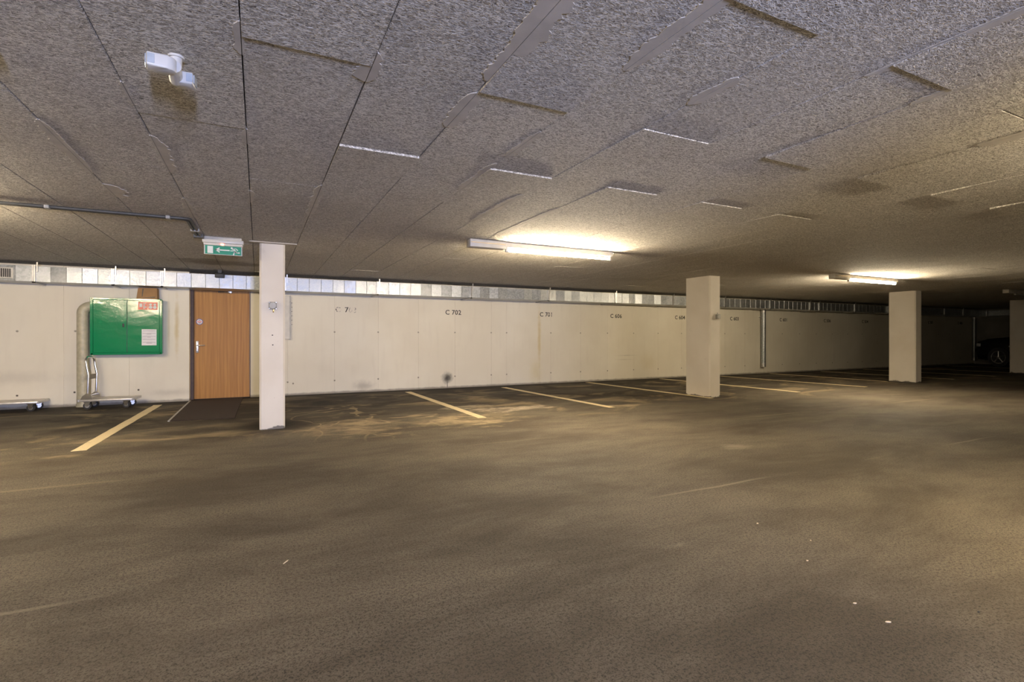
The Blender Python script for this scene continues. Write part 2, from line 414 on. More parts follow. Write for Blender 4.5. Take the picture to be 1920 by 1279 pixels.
# ---------------------------------------------------------------- ceiling of wood-wool panels
ceil = B().box(XL - .3, XR + .4, -7.2, YB + .6, ZC + .045, ZC + .3).build('ceiling', 'ceiling_slab'); tag(ceil, 'ceiling of grey wood-wool panels', 'ceiling', kind='structure')
pm = {}
def panel_mesh(L, drop=None):
    """one board; with drop = (near, far) its ends curl down by that much"""
    key = (round(L, 3), drop)
    if key not in pm:
        W = .495; hl = L / 2 - .002; b = B()
        if drop is None: b.box(-W / 2, W / 2, -hl, hl, 0, .05, .003, 1)
        else:
            rings = []
            for t in (-1, -.9, -.75, -.5, 0, .5, .75, .9, 1):
                dz = -(drop[0] if t < 0 else drop[1]) * abs(t) ** 3
                rings.append([b.bm.verts.new(p) for p in ((-W / 2, t * hl, dz), (W / 2, t * hl, dz), (W / 2, t * hl, .05), (-W / 2, t * hl, .05))])
            for A, C in zip(rings, rings[1:]):
                for k in range(4): b.bm.faces.new((A[k], A[(k + 1) % 4], C[(k + 1) % 4], C[k]))
            b.bm.faces.new(rings[0]); b.bm.faces.new(rings[-1][::-1])
        pm[key] = b.mesh('ceiling_panel', 'ceil')
    return pm[key]
panels = []
X0 = -.06
sag = {}                                   # (strip, first y of panel): (drop at near end, drop at far end), metres
for k, d_ in ((1, .012), (3, .011), (5, .007), (7, .007), (9, .006)): sag[(k, 3.25)] = (d_, .001)
for k in (2, 6, 8, 10, 12): sag[(k, .25)] = (.001, .013)
sag[(3, -.75)] = (.001, .008); sag[(5, -.75)] = (.001, .009); sag[(0, .25)] = (.001, .006); sag[(-1, 1.25)] = (.0, .004); sag[(4, 2.25)] = (.006, 0)
k0 = math.floor((XL - X0) / .5); k1 = math.ceil((XR - X0) / .5)
for k in range(k0, k1):
    xc = X0 + .5 * k + .25
    y = -3.75 if k % 2 == 0 else -4.75
    while y < YB:
        a, c = max(y, YR), min(y + 2, YB + .02)
        if c - a > .05:
            d = sag.get((k, round(y, 2))); rz_ = random.uniform(0, .0015)
            if d is None and random.random() < .12: d = (round(random.uniform(0, .005), 3), round(random.uniform(0, .005), 3))
            cnt = 0; pts = []
            for i in range(9):
                for j in range(3):
                    q = proj(xc - .25 + .25 * j, a + (c - a) * i / 8, ZC)
                    if q and -40 < q[0] < 1960 and -40 < q[1] < 1320: cnt += 1
            r = math.hypot(xc, (a + c) / 2)
            area = cnt / 27 * (c - a) * 1.17 / max(.5, r) ** 3
            panels.append((area, xc, a, c, d, rz_))
        y += 2
panels.sort(key=lambda p: -p[0])
rest = B()
for i, (area, xc, a, c, d, rz_) in enumerate(panels):
    zm = ZC - rz_
    if i < 300 and area > 0: inst(panel_mesh(c - a, d), 'ceiling_panel', ceil, (xc, (a + c) / 2, zm))
    else: rest.box(xc - .248, xc + .248, a + .0015, c - .0015, zm, zm + .05)
ro = rest.build('ceiling_panel_field', 'ceil', ceil); ro['kind'] = 'stuff'
# smeared filler along the panel joints
def patch(x, ya, yb, wl_, wr_, seed, z=.004):
    rr = random.Random(seed); n = max(10, int((yb - ya) / .012)); sides = []
    for wd in (wl_, wr_):
        ph = [rr.uniform(0, 6.28) for _ in range(6)]; hold = 0; lv = 1.0; side = []
        for i in range(n + 1):
            t = i / n; y = ya + (yb - ya) * t
            e = min(1.0, (5 * min(t, 1 - t)) ** .6 + .12)
            if hold <= 0: lv = rr.uniform(.45, 1.0); hold = rr.randint(2, 7)
            hold -= 1
            wv = .72 + .16 * math.sin(y * 13 + ph[0]) + .10 * math.sin(y * 31 + ph[1]) + .09 * math.sin(y * 90 + ph[2]) + rr.uniform(-.16, .16)
            side.append((max(.005, wd * e * (.55 * wv + .45 * lv)), y + rr.uniform(-.002, .002)))
        sides.append(side)
    b = B(); gp = .0016                    # the joint shows through as a hairline
    b.prism([(x - gp - w_, y) for w_, y in sides[0]] + [(x - gp, y) for w_, y in sides[0]][::-1], 'z', ZC - z, ZC + .012)
    b.prism([(x + gp, y) for w_, y in sides[1]] + [(x + gp + w_, y) for w_, y in sides[1]][::-1], 'z', ZC - z, ZC + .012)
    b.build('filler_patch', 'plaster', ceil)
for i, a in enumerate([(.94, 1.40, 2.15, .075, .085), (.94, 2.28, 2.72, .06, .06), (1.44, 1.12, 1.80, .07, .055), (.44, 2.14, 2.40, .075, .04), (1.44, 2.55, 3.0, .03, .045),
                       (1.44, 3.15, 3.85, .06, .03), (1.94, 3.75, 4.85, .05, .06), (1.94, 1.62, 1.92, .05, .06), (2.44, .55, 1.36, .015, .06), (2.44, 4.0, 5.4, .04, .07),
                       (-.06, 2.15, 2.40, .030, .012), (-.06, 3.25, 3.5, .025, .012), (-.06, 4.6, 5.0, .012, .04), (-.56, 3.6, 4.35, .015, .075), (-.56, 5.1, 5.9, .05, .04), (-1.06, 3.6, 4.6, .055, .03),
                       (-1.06, 4.9, 5.3, .02, .12), (.44, 4.2, 5.3, .05, .04), (2.94, 3.3, 3.6, .04, .03), (3.94, 1.2, 1.55, .06, .10), (2.94, 1.15, 1.42, .05, .04), (-.56, 2.9, 3.15, .015, .012)]):
    patch(*a, seed=i)

# ---------------------------------------------------------------- door in its reveal
dr = empty('door_1', (-.61, YB + .06, 0)); tag(dr, 'oak veneered flat wooden door behind the dark mat', 'door', kind='structure')
B().box(-.445, .465, 0, .045, .008, 2.03, .003, 1).build('door_leaf', 'oak', dr)
b = B(); b.box(-.52, -.448, -.03, .12, 0, 2.09, .004, 1); b.box(.467, .50, .0, .12, 0, 2.09, .004, 1); b.box(-.448, .467, -.01, .12, 2.034, 2.09, .004, 1)
b.build('door_frame', 'door_frame', dr)
B().box(-.52, .50, .03, .10, 2.092, ZC + .05, .003, 1).build('transom_panel', 'transom_wood', dr)
hp = B().box(-.42, -.375, -.010, 0, .86, 1.08, .008, 2).build('handle_plate', 'steel', dr, smooth=SM)
B().tube([(-.398, -.01, 1.0), (-.398, -.05, 1.0), (-.385, -.058, 1.0), (-.27, -.058, 1.0)], .009, 10).build('lever', 'chrome', hp, smooth=SM)
B().cyl((-.398, -.016, .91), (-.398, -.008, .91), .012, n=14).build('lock_cylinder', 'chrome', hp)
dc = B().box(.10, .17, -.06, 0, 1.975, 2.025, .006, 2).build('door_closer', 'steel', dr, smooth=SM)
b = B(); b.box(-.06, .03, -.028, -.004, 1.985, 2.012, .004, 1); b.build('closer_slider', 'black', dc)
B().tube([(.13, -.055, 1.98), (.05, -.15, 1.985), (-.03, -.03, 2.0)], .008, 8).build('closer_arm', 'steel', dc)
B().box(-.30, .17, -.022, 0, 2.008, 2.026, .003, 1).build('closer_rail', 'door_frame', dc)
st = B().cyl((-.36, -.0025, 1.435), (-.36, .001, 1.435), .056, n=28).build('round_sticker', 'sticker_blue', dr)
B().cyl((-.36, -.0035, 1.435), (-.36, .0, 1.435), .044, n=28).build('sticker_field', 'paper', st)
B().box(-.396, -.324, -.0045, -.002, 1.427, 1.443).build('sticker_bar', 'sticker_red', st)
b = B(); b.prism([(-.385, 1.452), (-.335, 1.452), (-.347, 1.466), (-.373, 1.466)], 'y', -.0045, -.002); b.prism([(-.385, 1.418), (-.335, 1.418), (-.347, 1.404), (-.373, 1.404)], 'y', -.0045, -.002)
b.build('sticker_marks', 'ink', st)

# ---------------------------------------------------------------- columns
def column(x0, label, dents=()):
    x1, y0, y1 = x0 + .29, 7.08, 7.70; c_ = .022
    root = empty('concrete_column', ((x0 + x1) / 2, (y0 + y1) / 2, 0)); tag(root, label, 'column', 'concrete columns in a row')
    hx, hy = .145, .31
    poly = [(-hx + c_, -hy), (hx - c_, -hy), (hx, -hy + c_), (hx, hy - c_), (hx - c_, hy), (-hx + c_, hy), (-hx, hy - c_), (-hx, -hy + c_)]
    B().prism(poly, 'z', 0, ZC + .02).build('shaft', 'column', root)
    return root
c1 = column(.015, 'nearest cream concrete column beside the wooden door, with four bolt holes')
c2 = column(7.70, 'cream concrete column with a small box, in front of bay C 604')
c3 = column(14.85, 'third cream concrete column, right of the far lit tube lamp')
c4 = column(21.66, 'dim concrete column at the right edge of the garage')
for x, z in [(-.062, 1.12), (.064, 1.113), (.0, 1.175), (.004, 1.055)]:
    B().cyl((x, -.3105, z), (x, -.305, z), .0085, n=10).build('bolt_hole', 'hole_dark', c1)
B().box(-.075, .075, -.311, -.306, 1.06, 1.17, .001, 1).build('touch_up_patch', 'column', c1)
def junction(name, x, z, y, label):
    r = empty(name, (x, y, z)); tag(r, label, 'junction box')
    B().box(-.046, .046, -.045, 0, -.046, .046, .008, 2).build('body', 'box_grey', r, smooth=SM)
    B().cyl((0, -.052, 0), (0, -.044, 0), .037, .039, 24).build('round_cover', 'grey_plastic', r, smooth=SM)
    for sx in (-1, 1):
        for sz in (-1, 1): B().cyl((sx * .038, -.047, sz * .038), (sx * .038, -.04, sz * .038), .0045, n=8).build('screw', 'steel', r)
    return r
j = junction('junction_box', .163, 1.545, 7.08, 'grey junction box with brass gland on the nearest column')
B().cyl((.01, -.024, -.046), (.01, -.024, -.072), .010, n=10).build('cable_gland', 'brass', j); B().cyl((.01, -.024, -.07), (.006, -.05, -.085), .006, n=8).build('gland_tail', 'brass', j)
j = junction('junction_box', 7.895, 1.543, 7.08, 'grey junction box on the column in front of bay C 604')
B().cyl((-.02, -.024, .046), (-.02, -.024, .075), .009, n=10).build('cable_gland', 'grey_plastic', j)
ps = B().box(-.10, .44, 6.99, 7.07, ZC - .010, ZC + .004, .002, 1).build('filler_strip', 'plaster', ceil)

# ---------------------------------------------------------------- ventilation duct along the wall
duct = empty('ventilation_duct', (0, 10.8, 2.0)); tag(duct, 'galvanised rectangular ventilation duct running under the ceiling along the wall', 'duct')
FY, BY, Z0, Z1 = 10.40, 10.995, 2.012, 2.252
def duct_sec(x0, x1, seed, yb=BY):
    rr = random.Random(seed); b = B(); L = x1 - x0; n = max(2, round(L / .215)); bm = b.bm
    xsn = [x0 + L * i / n for i in range(n + 1)]
    rows = []; off = [rr.uniform(-.012, .012) for _ in range(n + 1)]
    for i in range(n + 1):                 # sheet kinked at every bead, so each flat leans a little differently
        if 0 < i < n: rows += [(xsn[i] - .004, off[i]), (xsn[i], off[i] - .004), (xsn[i] + .004, off[i])]
        else: rows.append((xsn[i], off[i]))
    rings = []
    for x, o in rows:
        rings.append([bm.verts.new((x, FY + o, Z0)), bm.verts.new((x, FY + o * 1.0, Z1)), bm.verts.new((x, yb, Z1)), bm.verts.new((x, yb, Z0 + o * .3))])
    for A, C in zip(rings, rings[1:]):
        for k in range(4): bm.faces.new((A[k], A[(k + 1) % 4], C[(k + 1) % 4], C[k]))
    bm.faces.new(rings[0]); bm.faces.new(rings[-1][::-1])
    o = b.build('duct_section', 'galv', duct, loc=(0, -10.8, -2.0))
    return o
jx = [-7.2, -5.15, -3.16, -2.16, -1.48, .45, 2.18, 4.22, 6.20, 8.17, 10.11, 12.09, 14.04, 15.95, 16.42, 18.36, 20.35, 22.3, 24.25, 25.7, 27.2]
jx = [x * .984 for x in jx[:-1]] + [27.2]
for i, (a, c) in enumerate(zip(jx, jx[1:])): duct_sec(a, c, i, BY - .15 if c <= -1.4 else BY)
for x in jx[1:]:
    yb = YB - .152 if x < -1.3 else BY
    b = B()
    for s_ in (-1, 1):
        xa = x + s_ * .011
        b.box(xa - .008, xa + .008, FY - .022, FY + .004, Z0 - .022, Z1 + .012); b.box(xa - .008, xa + .008, FY - .022, yb, Z0 - .022, Z0 + .002)
    f_ = b.build('flange', 'steel', duct, loc=(0, -10.8, -2.0))
    B().box(x + .03, x + .048, FY - .012, FY + .0, Z1 - .09, ZC - .012).build('hanger_strap', 'steel', f_)
gr = B().box(-3.66, -3.35, FY - .012, FY + .01, 2.045, 2.215, .003, 1).build('vent_grille', 'steel', duct, loc=(0, -10.8, -2.0))
B().box(-3.64, -3.37, FY - .0135, FY - .006, 2.065, 2.195).build('grille_opening', 'black', gr)
for i in range(12):
    x = -3.635 + i * .0235
    B().box(x, x + .006, FY - .018, FY - .012, 2.065, 2.195).build('slat', 'steel', gr)
B().cyl((-3.26, FY - .006, 2.135), (-3.26, FY + .004, 2.135), .02, n=14).build('plug', 'sealant', duct, loc=(0, -10.8, -2.0))
# return run along the end wall
de = empty('end_wall_duct', (27.5, 9, 2.0)); tag(de, 'short galvanised duct run on the far end wall above the dark car', 'duct')
for a, c in [(10.5, 9.2), (9.2, 7.6), (7.6, 6.0)]:
    B().box(27.3, XR - .002, c + .01, a - .01, 2.03, Z1, .004, 1).build('duct_section', 'galv', de, loc=(-27.5, -9, -2.0))
for y in (9.2, 7.6): B().box(27.28, XR - .002, y - .012, y + .012, 2.01, Z1 + .01).build('flange', 'steel', de, loc=(-27.5, -9, -2.0))
def drop(x, y, z0, label):
    r = empty('round_duct', (x, y, z0)); tag(r, label, 'duct'); H = Z0 - z0
    b = B(); n = 30; pts = []; R = .07
    b.cyl((0, 0, .02), (0, 0, H - .003), R, n=24); b.build('pipe', 'galv', r, smooth=SM)
    for i in range(16):
        z = .12 + i * (H - .2) / 16
        B().cyl((0, 0, z), (0, 0, z + .008), R + .0025, n=24).build('seam', 'galv', r, smooth=SM)
    B().cyl((0, 0, H - .09), (0, 0, H - .003), R + .010, R + .016, 24).build('collar', 'steel', r, smooth=SM)
    B().cyl((0, 0, .0), (0, 0, .12), R + .006, n=24).build('end_sleeve', 'steel', r, smooth=SM)
    B().box(-.09, .09, .04, YB - y, H * .86, H * .86 + .025).build('wall_clip', 'steel', r)
drop(14.17, 10.90, .22, 'round galvanised drop pipe on the wall right of bay C 603')
drop(27.42, 10.89, .15, 'thin galvanised drop pipe in the dark far corner')
# small black sensor hung in front of the duct
bs = empty('duct_sensor', (-.60, 10.31, ZC)); tag(bs, 'small black sensor box in front of the duct above the door', 'sensor')
B().box(-.075, .075, -.05, .05, -.135, -.055, .012, 2).build('case', 'black', bs, smooth=SM); B().box(-.03, .03, -.02, .02, -.06, .0).build('bracket', 'black', bs)
B().box(-.05, .05, -.054, -.05, -.115, -.08).build('lens', 'lens_grey', bs).data.materials[0] = M['black']

# ---------------------------------------------------------------- cable trunking right of the near column
tr = empty('cable_trunking', (.42, YB - .004, 1.1)); tag(tr, 'pale grey cable trunking panel on the wall behind the nearest column', 'trunking')
B().box(-.25, .155, -.055, 0, .01, .86, .004, 1).build('cover', 'housing', tr); B().box(.132, .156, -.058, -.0, .0, .865, .003, 1).build('edge_strip', 'grey_plastic', tr)
for i in range(6): B().cyl((.175, -.004, .30 + i * .085), (.175, 0, .30 + i * .085), .008, n=8).build('fixing', 'hole_dark', tr)
B().tube([(0.02, -.02, .02), (0.02, -.02, -.84)], .012, 8).build('cable_tail', 'conduit_grey', tr)

# ---------------------------------------------------------------- tube lamps
def lamp(x0, y, label, lit=True, L=1.52):
    r = empty('tube_lamp', (x0, y, ZC)); tag(r, label, 'lamp', 'ceiling tube lamps')
    z = -.016
    B().box(-.49, -.02, -.062, .062, z - .080, z + .012, .006, 2).build('ballast_box', 'housing', r, smooth=SM)
    B().box(-.48, -.03, -.064, -.06, z - .030, z - .025).build('ballast_seam', 'brass', r)
    B().box(-.02, L + .10, -.028, .028, z - .050, z + .012, .003, 1).build('batten', 'housing', r)
    for x in (.015, L + .065):
        B().box(x - .014, x + .014, -.018, .018, z - .108, z - .046, .005, 2).build('lamp_holder', 'white_plastic', r, smooth=SM)
    t = B().cyl((.03, 0, z - .086), (L + .05, 0, z - .086), .0135, n=14).build('tube', 'tube_lit' if lit else 'white_plastic', r, smooth=SM)
    for x in (.03, L + .034): B().cyl((x, 0, z - .086), (x + .016, 0, z - .086), .0142, n=14).build('cap', 'steel', t, smooth=SM)
    return r
lamp(2.74, 5.72, 'lit fluorescent tube lamp nearest the camera, ballast box at its left end')
lamp(9.95, 5.85, 'lit fluorescent tube lamp farther right, left of the third column')
lamp(16.9, 5.9, 'unlit tube lamp in the dark right part of the ceiling', False)
lamp(-3.85, 5.75, 'lit fluorescent tube lamp beyond the left edge of the picture')
lamp(-3.9, .1, 'added fluorescent tube lamp out of view at the left of the camera, filling the foreground')  # added unseen lamp that brightens the foreground floor and column fronts
lamp(3.6, .1, 'lit fluorescent tube lamp beyond the right edge of the picture')

# ---------------------------------------------------------------- exit sign
ex = empty('exit_sign', (-.365, 6.95, ZC)); tag(ex, 'green illuminated exit sign with running man and left arrow', 'exit sign')
B().box(-.195, .19, -.05, .05, -.045, .0, .006, 2).build('mount', 'housing', ex, smooth=SM)
B().box(-.215, .21, -.062, .062, -.075, -.028, .010, 2).build('housing', 'white_plastic', ex, smooth=SM)
B().box(-.205, .20, -.035, .035, -.098, -.07, .004, 1).build('light_bar', 'housing', ex)
B().box(-.20, .195, -.012, .012, -.205, -.095, .003, 1).build('panel_frame', 'white_plastic', ex)
fc = B().box(-.188, .184, -.0155, -.008, -.199, -.100).build('panel_face', 'sign_green', ex)
B().sphere((-.012, -.034, -.086), .016, (1.2, .6, .7)).build('indicator_light', 'led_red', ex, smooth=SM)
b = B(); yy = (-.0175, -.013)
b.prism([(-.165, -.19), (-.108, -.19), (-.108, -.108), (-.165, -.108)], 'y', *yy); b.build('door_symbol', 'sign_white', fc)
b = B()
def stroke(b, pts, wd):
    for (xa, za), (xb, zb) in zip(pts, pts[1:]):
        d = math.hypot(xb - xa, zb - za); nx, nz = -(zb - za) / d * wd / 2, (xb - xa) / d * wd / 2
        ex_, ez_ = (xb - xa) / d * wd * .3, (zb - za) / d * wd * .3
        b.prism([(xa + nx - ex_, za + nz - ez_), (xb + nx + ex_, zb + nz + ez_), (xb - nx + ex_, zb - nz + ez_), (xa - nx - ex_, za - nz - ez_)], 'y', *yy)
stroke(b, [(-.082, -.148), (.058, -.148)], .013); stroke(b, [(-.044, -.125), (-.082, -.148), (-.044, -.171)], .012); b.build('arrow_symbol', 'sign_white', fc)
b = B(); b.cyl((.084, yy[0], -.118), (.084, yy[1], -.118), .011, n=14)
stroke(b, [(.098, -.128), (.125, -.160)], .020); stroke(b, [(.098, -.128), (.128, -.122), (.146, -.142)], .009); stroke(b, [(.108, -.150), (.072, -.150)], .009)
stroke(b, [(.122, -.158), (.110, -.172), (.103, -.196)], .012); stroke(b, [(.125, -.158), (.138, -.172), (.164, -.170)], .011)
b.build('running_man_symbol', 'sign_white', fc)

# ---------------------------------------------------------------- conduit on the ceiling
cd = empty('ceiling_conduit', (-2.0, 5.93, ZC)); tag(cd, 'twin grey cable conduit on the ceiling leading to the exit sign', 'conduit')
for dy in (-.017, .017):
    e = .017 if dy < 0 else -.017
    pts = [(-2.6, dy, -.014), (1.33 + e, dy, -.014), (1.365 + e, dy + .008, -.014), (1.385 + e, dy + .035, -.014), (1.39 + e, .95, -.014)]
    B().tube(pts, .0135, 10).build('tube', 'conduit_grey', cd, smooth=SM)
for x in (-1.6, -.95, .32, 1.22): B().box(x - .018, x + .018, -.038, .038, -.031, .0, .004, 1).build('clip', 'grey_plastic', cd)
B().box(1.345, 1.43, .55, .60, -.031, 0, .004, 1).build('clip', 'grey_plastic', cd)
B().box(1.34, 1.44, .88, .96, -.04, 0, .004, 1).build('end_box', 'conduit_grey', cd)

# ---------------------------------------------------------------- twin motion detector
md = empty('motion_detector', (-.302, 2.537, ZC), .12); tag(md, 'white twin-head motion detector under the ceiling', 'motion detector')
def head(name, cx, cy, cz, flip, tilt, W=.105, H=.056, D=.075):
    h_ = empty(name, (cx, cy, cz), 0, md); h_.rotation_euler = (0, tilt, 0)
    def outline(sc):                       # plan seen from below: flat lens end, rounded back end
        p = [(-W * .50, -D / 2 + .006), (-W * .47, -D / 2)]
        p += [(W * .12 + D / 2 * math.sin(a), -D / 2 * math.cos(a)) for a in [i * PI / 12 for i in range(13)]]
        p += [(-W * .47, D / 2), (-W * .50, D / 2 - .006)]
        return [(x * sc * flip, y * sc) for x, y in p]
    B().prism(outline(1), 'z', -H / 2, H / 2, .007).build('case', 'white_plastic', h_, smooth=SM)
    fx = -W * .5 * flip
    B().box(min(fx, fx - flip * .004), max(fx, fx - flip * .004), -D * .36, D * .36, -H * .34, H * .36, .0015, 1).build('lens', 'lens_grey', h_)
    xw = -W * .36 * flip
    B().box(xw - .012, xw + .012, -D / 2 - .0015, -D / 2 + .002, -H * .34, H * .36, .001, 1).build('side_window', 'lens_grey', h_)
    return h_
head('sensor_head', -.048, -.050, -.071, 1, .0, .112, .054, .066)
hb = head('sensor_head', .020, .050, -.074, -1, .0, .088, .050, .066); hb.rotation_euler.z = -.25
B().cyl((-.012, -.055, -.070), (-.004, .050, -.078), .026, n=24).build('swivel_joint', 'white_plastic', md, smooth=SM)
B().cyl((-.004, .004, 0), (-.006, .0, -.075), .022, n=20).build('stem', 'white_plastic', md, smooth=SM)
B().cyl((-.004, .005, -.010), (-.004, .005, .01), .030, n=24).build('base_plate', 'white_plastic', md, smooth=SM)
# brown fixture at the left edge of the ceiling
bf = empty('ceiling_fixture', (-.985, 2.66, ZC)); tag(bf, 'brown edged fixture cut off by the top left picture edge', 'fixture')
B().box(-.09, .06, -.04, .04, -.055, -.02, .004, 1).build('plate', 'plate_brown', bf); B().box(-.06, .03, -.03, .03, -.022, 0).build('mount', 'black', bf)

# ---------------------------------------------------------------- pipe, cabinet, cardboard box
pp = empty('wall_pipe', (-2.60, 10.765, 0)); tag(pp, 'thick beige pipe rising from the floor and bending behind the green cabinet', 'pipe')
pts = [(0, 0, 0), (0, 0, 1.55)] + [(.11 - .11 * math.cos(a), 0, 1.55 + .11 * math.sin(a)) for a in [i * PI / 16 for i in range(1, 9)]] + [(.40, 0, 1.66)]
B().tube(pts, .082, 24).build('pipe', 'beige_pipe', pp, smooth=SM)
B().cyl((0, 0, 0), (0, 0, .05), .09, n=24).build('floor_collar', 'beige_pipe', pp, smooth=SM)
cb = empty('fire_cabinet', (-1.985, 10.85, .865)); tag(cb, 'glossy green metal wall cabinet with two doors and a white notice', 'cabinet')
W2, Hc, Dc = .485, .93, .20
b = B(); b.box(-W2, W2, -Dc + .012, 0, 0, Hc, .004, 1); b.build('body', 'green', cb)
b = B(); b.box(-W2 - .012, -W2 + .028, -Dc - .008, -Dc + .03, -.008, Hc + .008, .004, 1); b.box(W2 - .028, W2 + .012, -Dc - .008, -Dc + .03, -.008, Hc + .008, .004, 1)
b.box(-W2, W2, -Dc - .008, -Dc + .03, Hc - .022, Hc + .010, .004, 1); b.box(-W2, W2, -Dc - .008, -Dc + .03, -.010, .026, .004, 1); b.build('rim', 'green', cb)
d1 = B().box(-W2 + .03, -.0035, -Dc - .003, -Dc + .02, .028, Hc - .024, .003, 1).build('cabinet_door', 'green', cb)
d2 = B().box(.0035, W2 - .03, -Dc - .003, -Dc + .02, .028, Hc - .024, .003, 1).build('cabinet_door', 'green', cb)
B().box(-.006, .006, -Dc + .01, -Dc + .012, .028, Hc - .024).build('door_gap', 'black', cb)
B().box(-.062, -.038, -Dc - .010, -Dc - .002, .455, .515, .006, 2).build('lock_slot', 'black', d1)
nt = B().box(.205, .415, -Dc - .0055, -Dc - .002, .145, .42).build('notice', 'paper', d2)
b = B()
for i, (wd, z) in enumerate([(.18, .395), (.19, .352), (.06, .338), (.19, .298), (.05, .284), (.18, .246), (.18, .196), (.08, .182)]): b.box(.31 - wd / 2, .31 + wd / 2, -Dc - .0065, -Dc - .005, z - .0025, z + .0025)
b.build('notice_lines', 'ink', nt)
for xa, kind in ((.155, 0), (.295, 1)):
    sg = B().box(xa, xa + .135, -Dc - .0055, -Dc - .002, .755, .885).build('fire_sign', 'red_sign', d2)
    b = B(); ya, yb_ = -Dc - .0068, -Dc - .005
    if kind == 0:
        b.box(xa + .018, xa + .058, ya, yb_, .80, .86); b.box(xa + .075, xa + .092, ya, yb_, .77, .85, .004, 1); b.box(xa + .070, xa + .115, ya, yb_, .855, .866); b.cyl((xa + .108, ya, .80), (xa + .108, yb_, .80), .012, n=12)
    else:
        for cx in (.035, .095):
            for cz, r in ((.845, .020), (.797, .026)): b.cyl((xa + cx, ya, cz), (xa + cx, yb_, cz), r, n=14)
    b.build('sign_symbols', 'sign_white', sg)
B().box(-W2 - .016, -W2 - .004, -Dc + .01, -Dc + .03, .60, .66, .002, 1).build('hinge', 'steel', cb)
bx = empty('cardboard_box', (-1.71, 10.76, 1.806), -.06); tag(bx, 'brown cardboard box on top of the green cabinet', 'box')
b = B(); b.prism([(-.15, 0), (.15, 0), (.145, .19), (-.125, .19)], 'y', -.075, .075); b.build('carton', 'cardboard', bx)
B().prism([(-.072, .035), (-.040, .055), (-.040, .175), (-.062, .175)], 'y', -.0765, -.0745).build('slot', 'black', bx)
B().cyl((.10, -.0765, .125), (.10, -.0745, .125), .014, n=12).build('hand_hole', 'black', bx)
B().prism([(-.062, .015), (.125, .045), (.127, .175), (-.042, .18)], 'y', -.084, -.077).build('flap', 'cardboard', bx)
B().prism([(-.08, .006), (.12, .030), (.125, .043), (-.06, .016)], 'y', -.0775, -.0755).build('flap_shadow_gap', 'black', bx)

# ---------------------------------------------------------------- platform trolleys
def caster(parent, x, y, z1, swivel):
    c_ = empty('caster', (x, y, 0), swivel, parent)
    B().cyl((0, -.016, .055), (0, .016, .055), .055, n=24).build('wheel', 'rubber', c_, smooth=SM)
    B().cyl((0, -.018, .055), (0, .018, .055), .032, n=18).build('hub', 'steel', c_, smooth=SM)
    b = B()
    for s_ in (-1, 1): b.prism([(-.024, .05), (.024, .05), (.040, z1 - .004), (-.040, z1 - .004)], 'y', s_ * .022 - .0025, s_ * .022 + .0025)
    b.box(-.045, .045, -.036, .036, z1 - .008, z1); b.build('fork', 'chrome', c_)
def trolley(x0, x1, y0, y1, label, handle):
    cx, cy = (x0 + x1) / 2, (y0 + y1) / 2
    r = empty('platform_trolley', (cx, cy, 0), -.10 if handle else 0); tag(r, label, 'trolley', 'platform trolleys by the wall')
    hx, hy = (x1 - x0) / 2, (y1 - y0) / 2; z = .125
    B().box(-hx, hx, -hy, hy, z, z + .032, .006, 2).build('deck', 'alu_deck', r, smooth=SM)
    B().box(-hx - .012, -hx + .01, -hy - .004, hy + .004, z - .004, z + .036, .006, 2).build('bumper', 'steel', r); B().box(hx - .01, hx + .012, -hy - .004, hy + .004, z - .004, z + .036, .006, 2).build('bumper', 'steel', r)
    for sx, sy in ((-1, -1), (-1, 1), (1, -1), (1, 1)): caster(r, sx * (hx - .10), sy * (hy - .065), z, .0 if sx < 0 else .25 * sy)
    if handle:
        xh = -hx + .11; pts = []; yw = hy - .035; zt = .83; rad = .075
        side = [(xh, z + .06), (xh + .012, .55), (xh - .012, .68), (xh - .02, zt - rad)]
        for x, zz in side: pts.append((x, -yw, zz))
        for i in range(1, 7): a = i * PI / 12; pts.append((xh - .02 - .01 * i / 6, -yw + rad - rad * math.cos(a), zt - rad + rad * math.sin(a)))
        for i in range(6, -1, -1): a = i * PI / 12; pts.append((xh - .02 - .01 * i / 6, yw - rad + rad * math.cos(a), zt - rad + rad * math.sin(a)))
        for x, zz in side[::-1][1:]: pts.append((x, yw, zz))
        B().tube(pts, .017, 12).build('handle', 'chrome', r, smooth=SM)
        B().box(xh - .002, xh + .012, -yw, yw, .475, .55, .003, 1).build('cross_plate', 'sealant', r)
        B().cyl((xh, -yw, z + .09), (xh, yw, z + .09), .010, n=10).build('cross_bar', 'steel', r)
        for s_ in (-1, 1):
            B().prism([(xh - .09, z + .03), (xh + .07, z + .03), (xh + .055, z + .10), (xh + .0, z + .135), (xh - .06, z + .09)], 'y', s_ * yw - .022, s_ * yw - .012).build('handle_bracket', 'chrome', r)
trolley(-2.53, -1.81, 10.26, 10.665, 'platform trolley with upright chrome handle below the green cabinet', True)
trolley(-4.05, -3.05, 10.36, 10.80, 'low platform trolley without handle, cut off at the left edge', False)

# ---------------------------------------------------------------- door mat
mt = empty('door_mat', (-.66, 9.6, 0)); tag(mt, 'dark brown fibre mat on the asphalt in front of the wooden door', 'mat')
B().prism([(-.42, 1.26), (.40, 1.38), (.36, -1.34), (-.42, -1.26)], 'z', 0, .009).build('mat', 'mat_fibre', mt)
B().prism([(-.445, 1.26), (-.42, 1.26), (-.42, -1.26), (-.445, -1.26)], 'z', 0, .012).build('edge_strip', 'grey_plastic', mt)

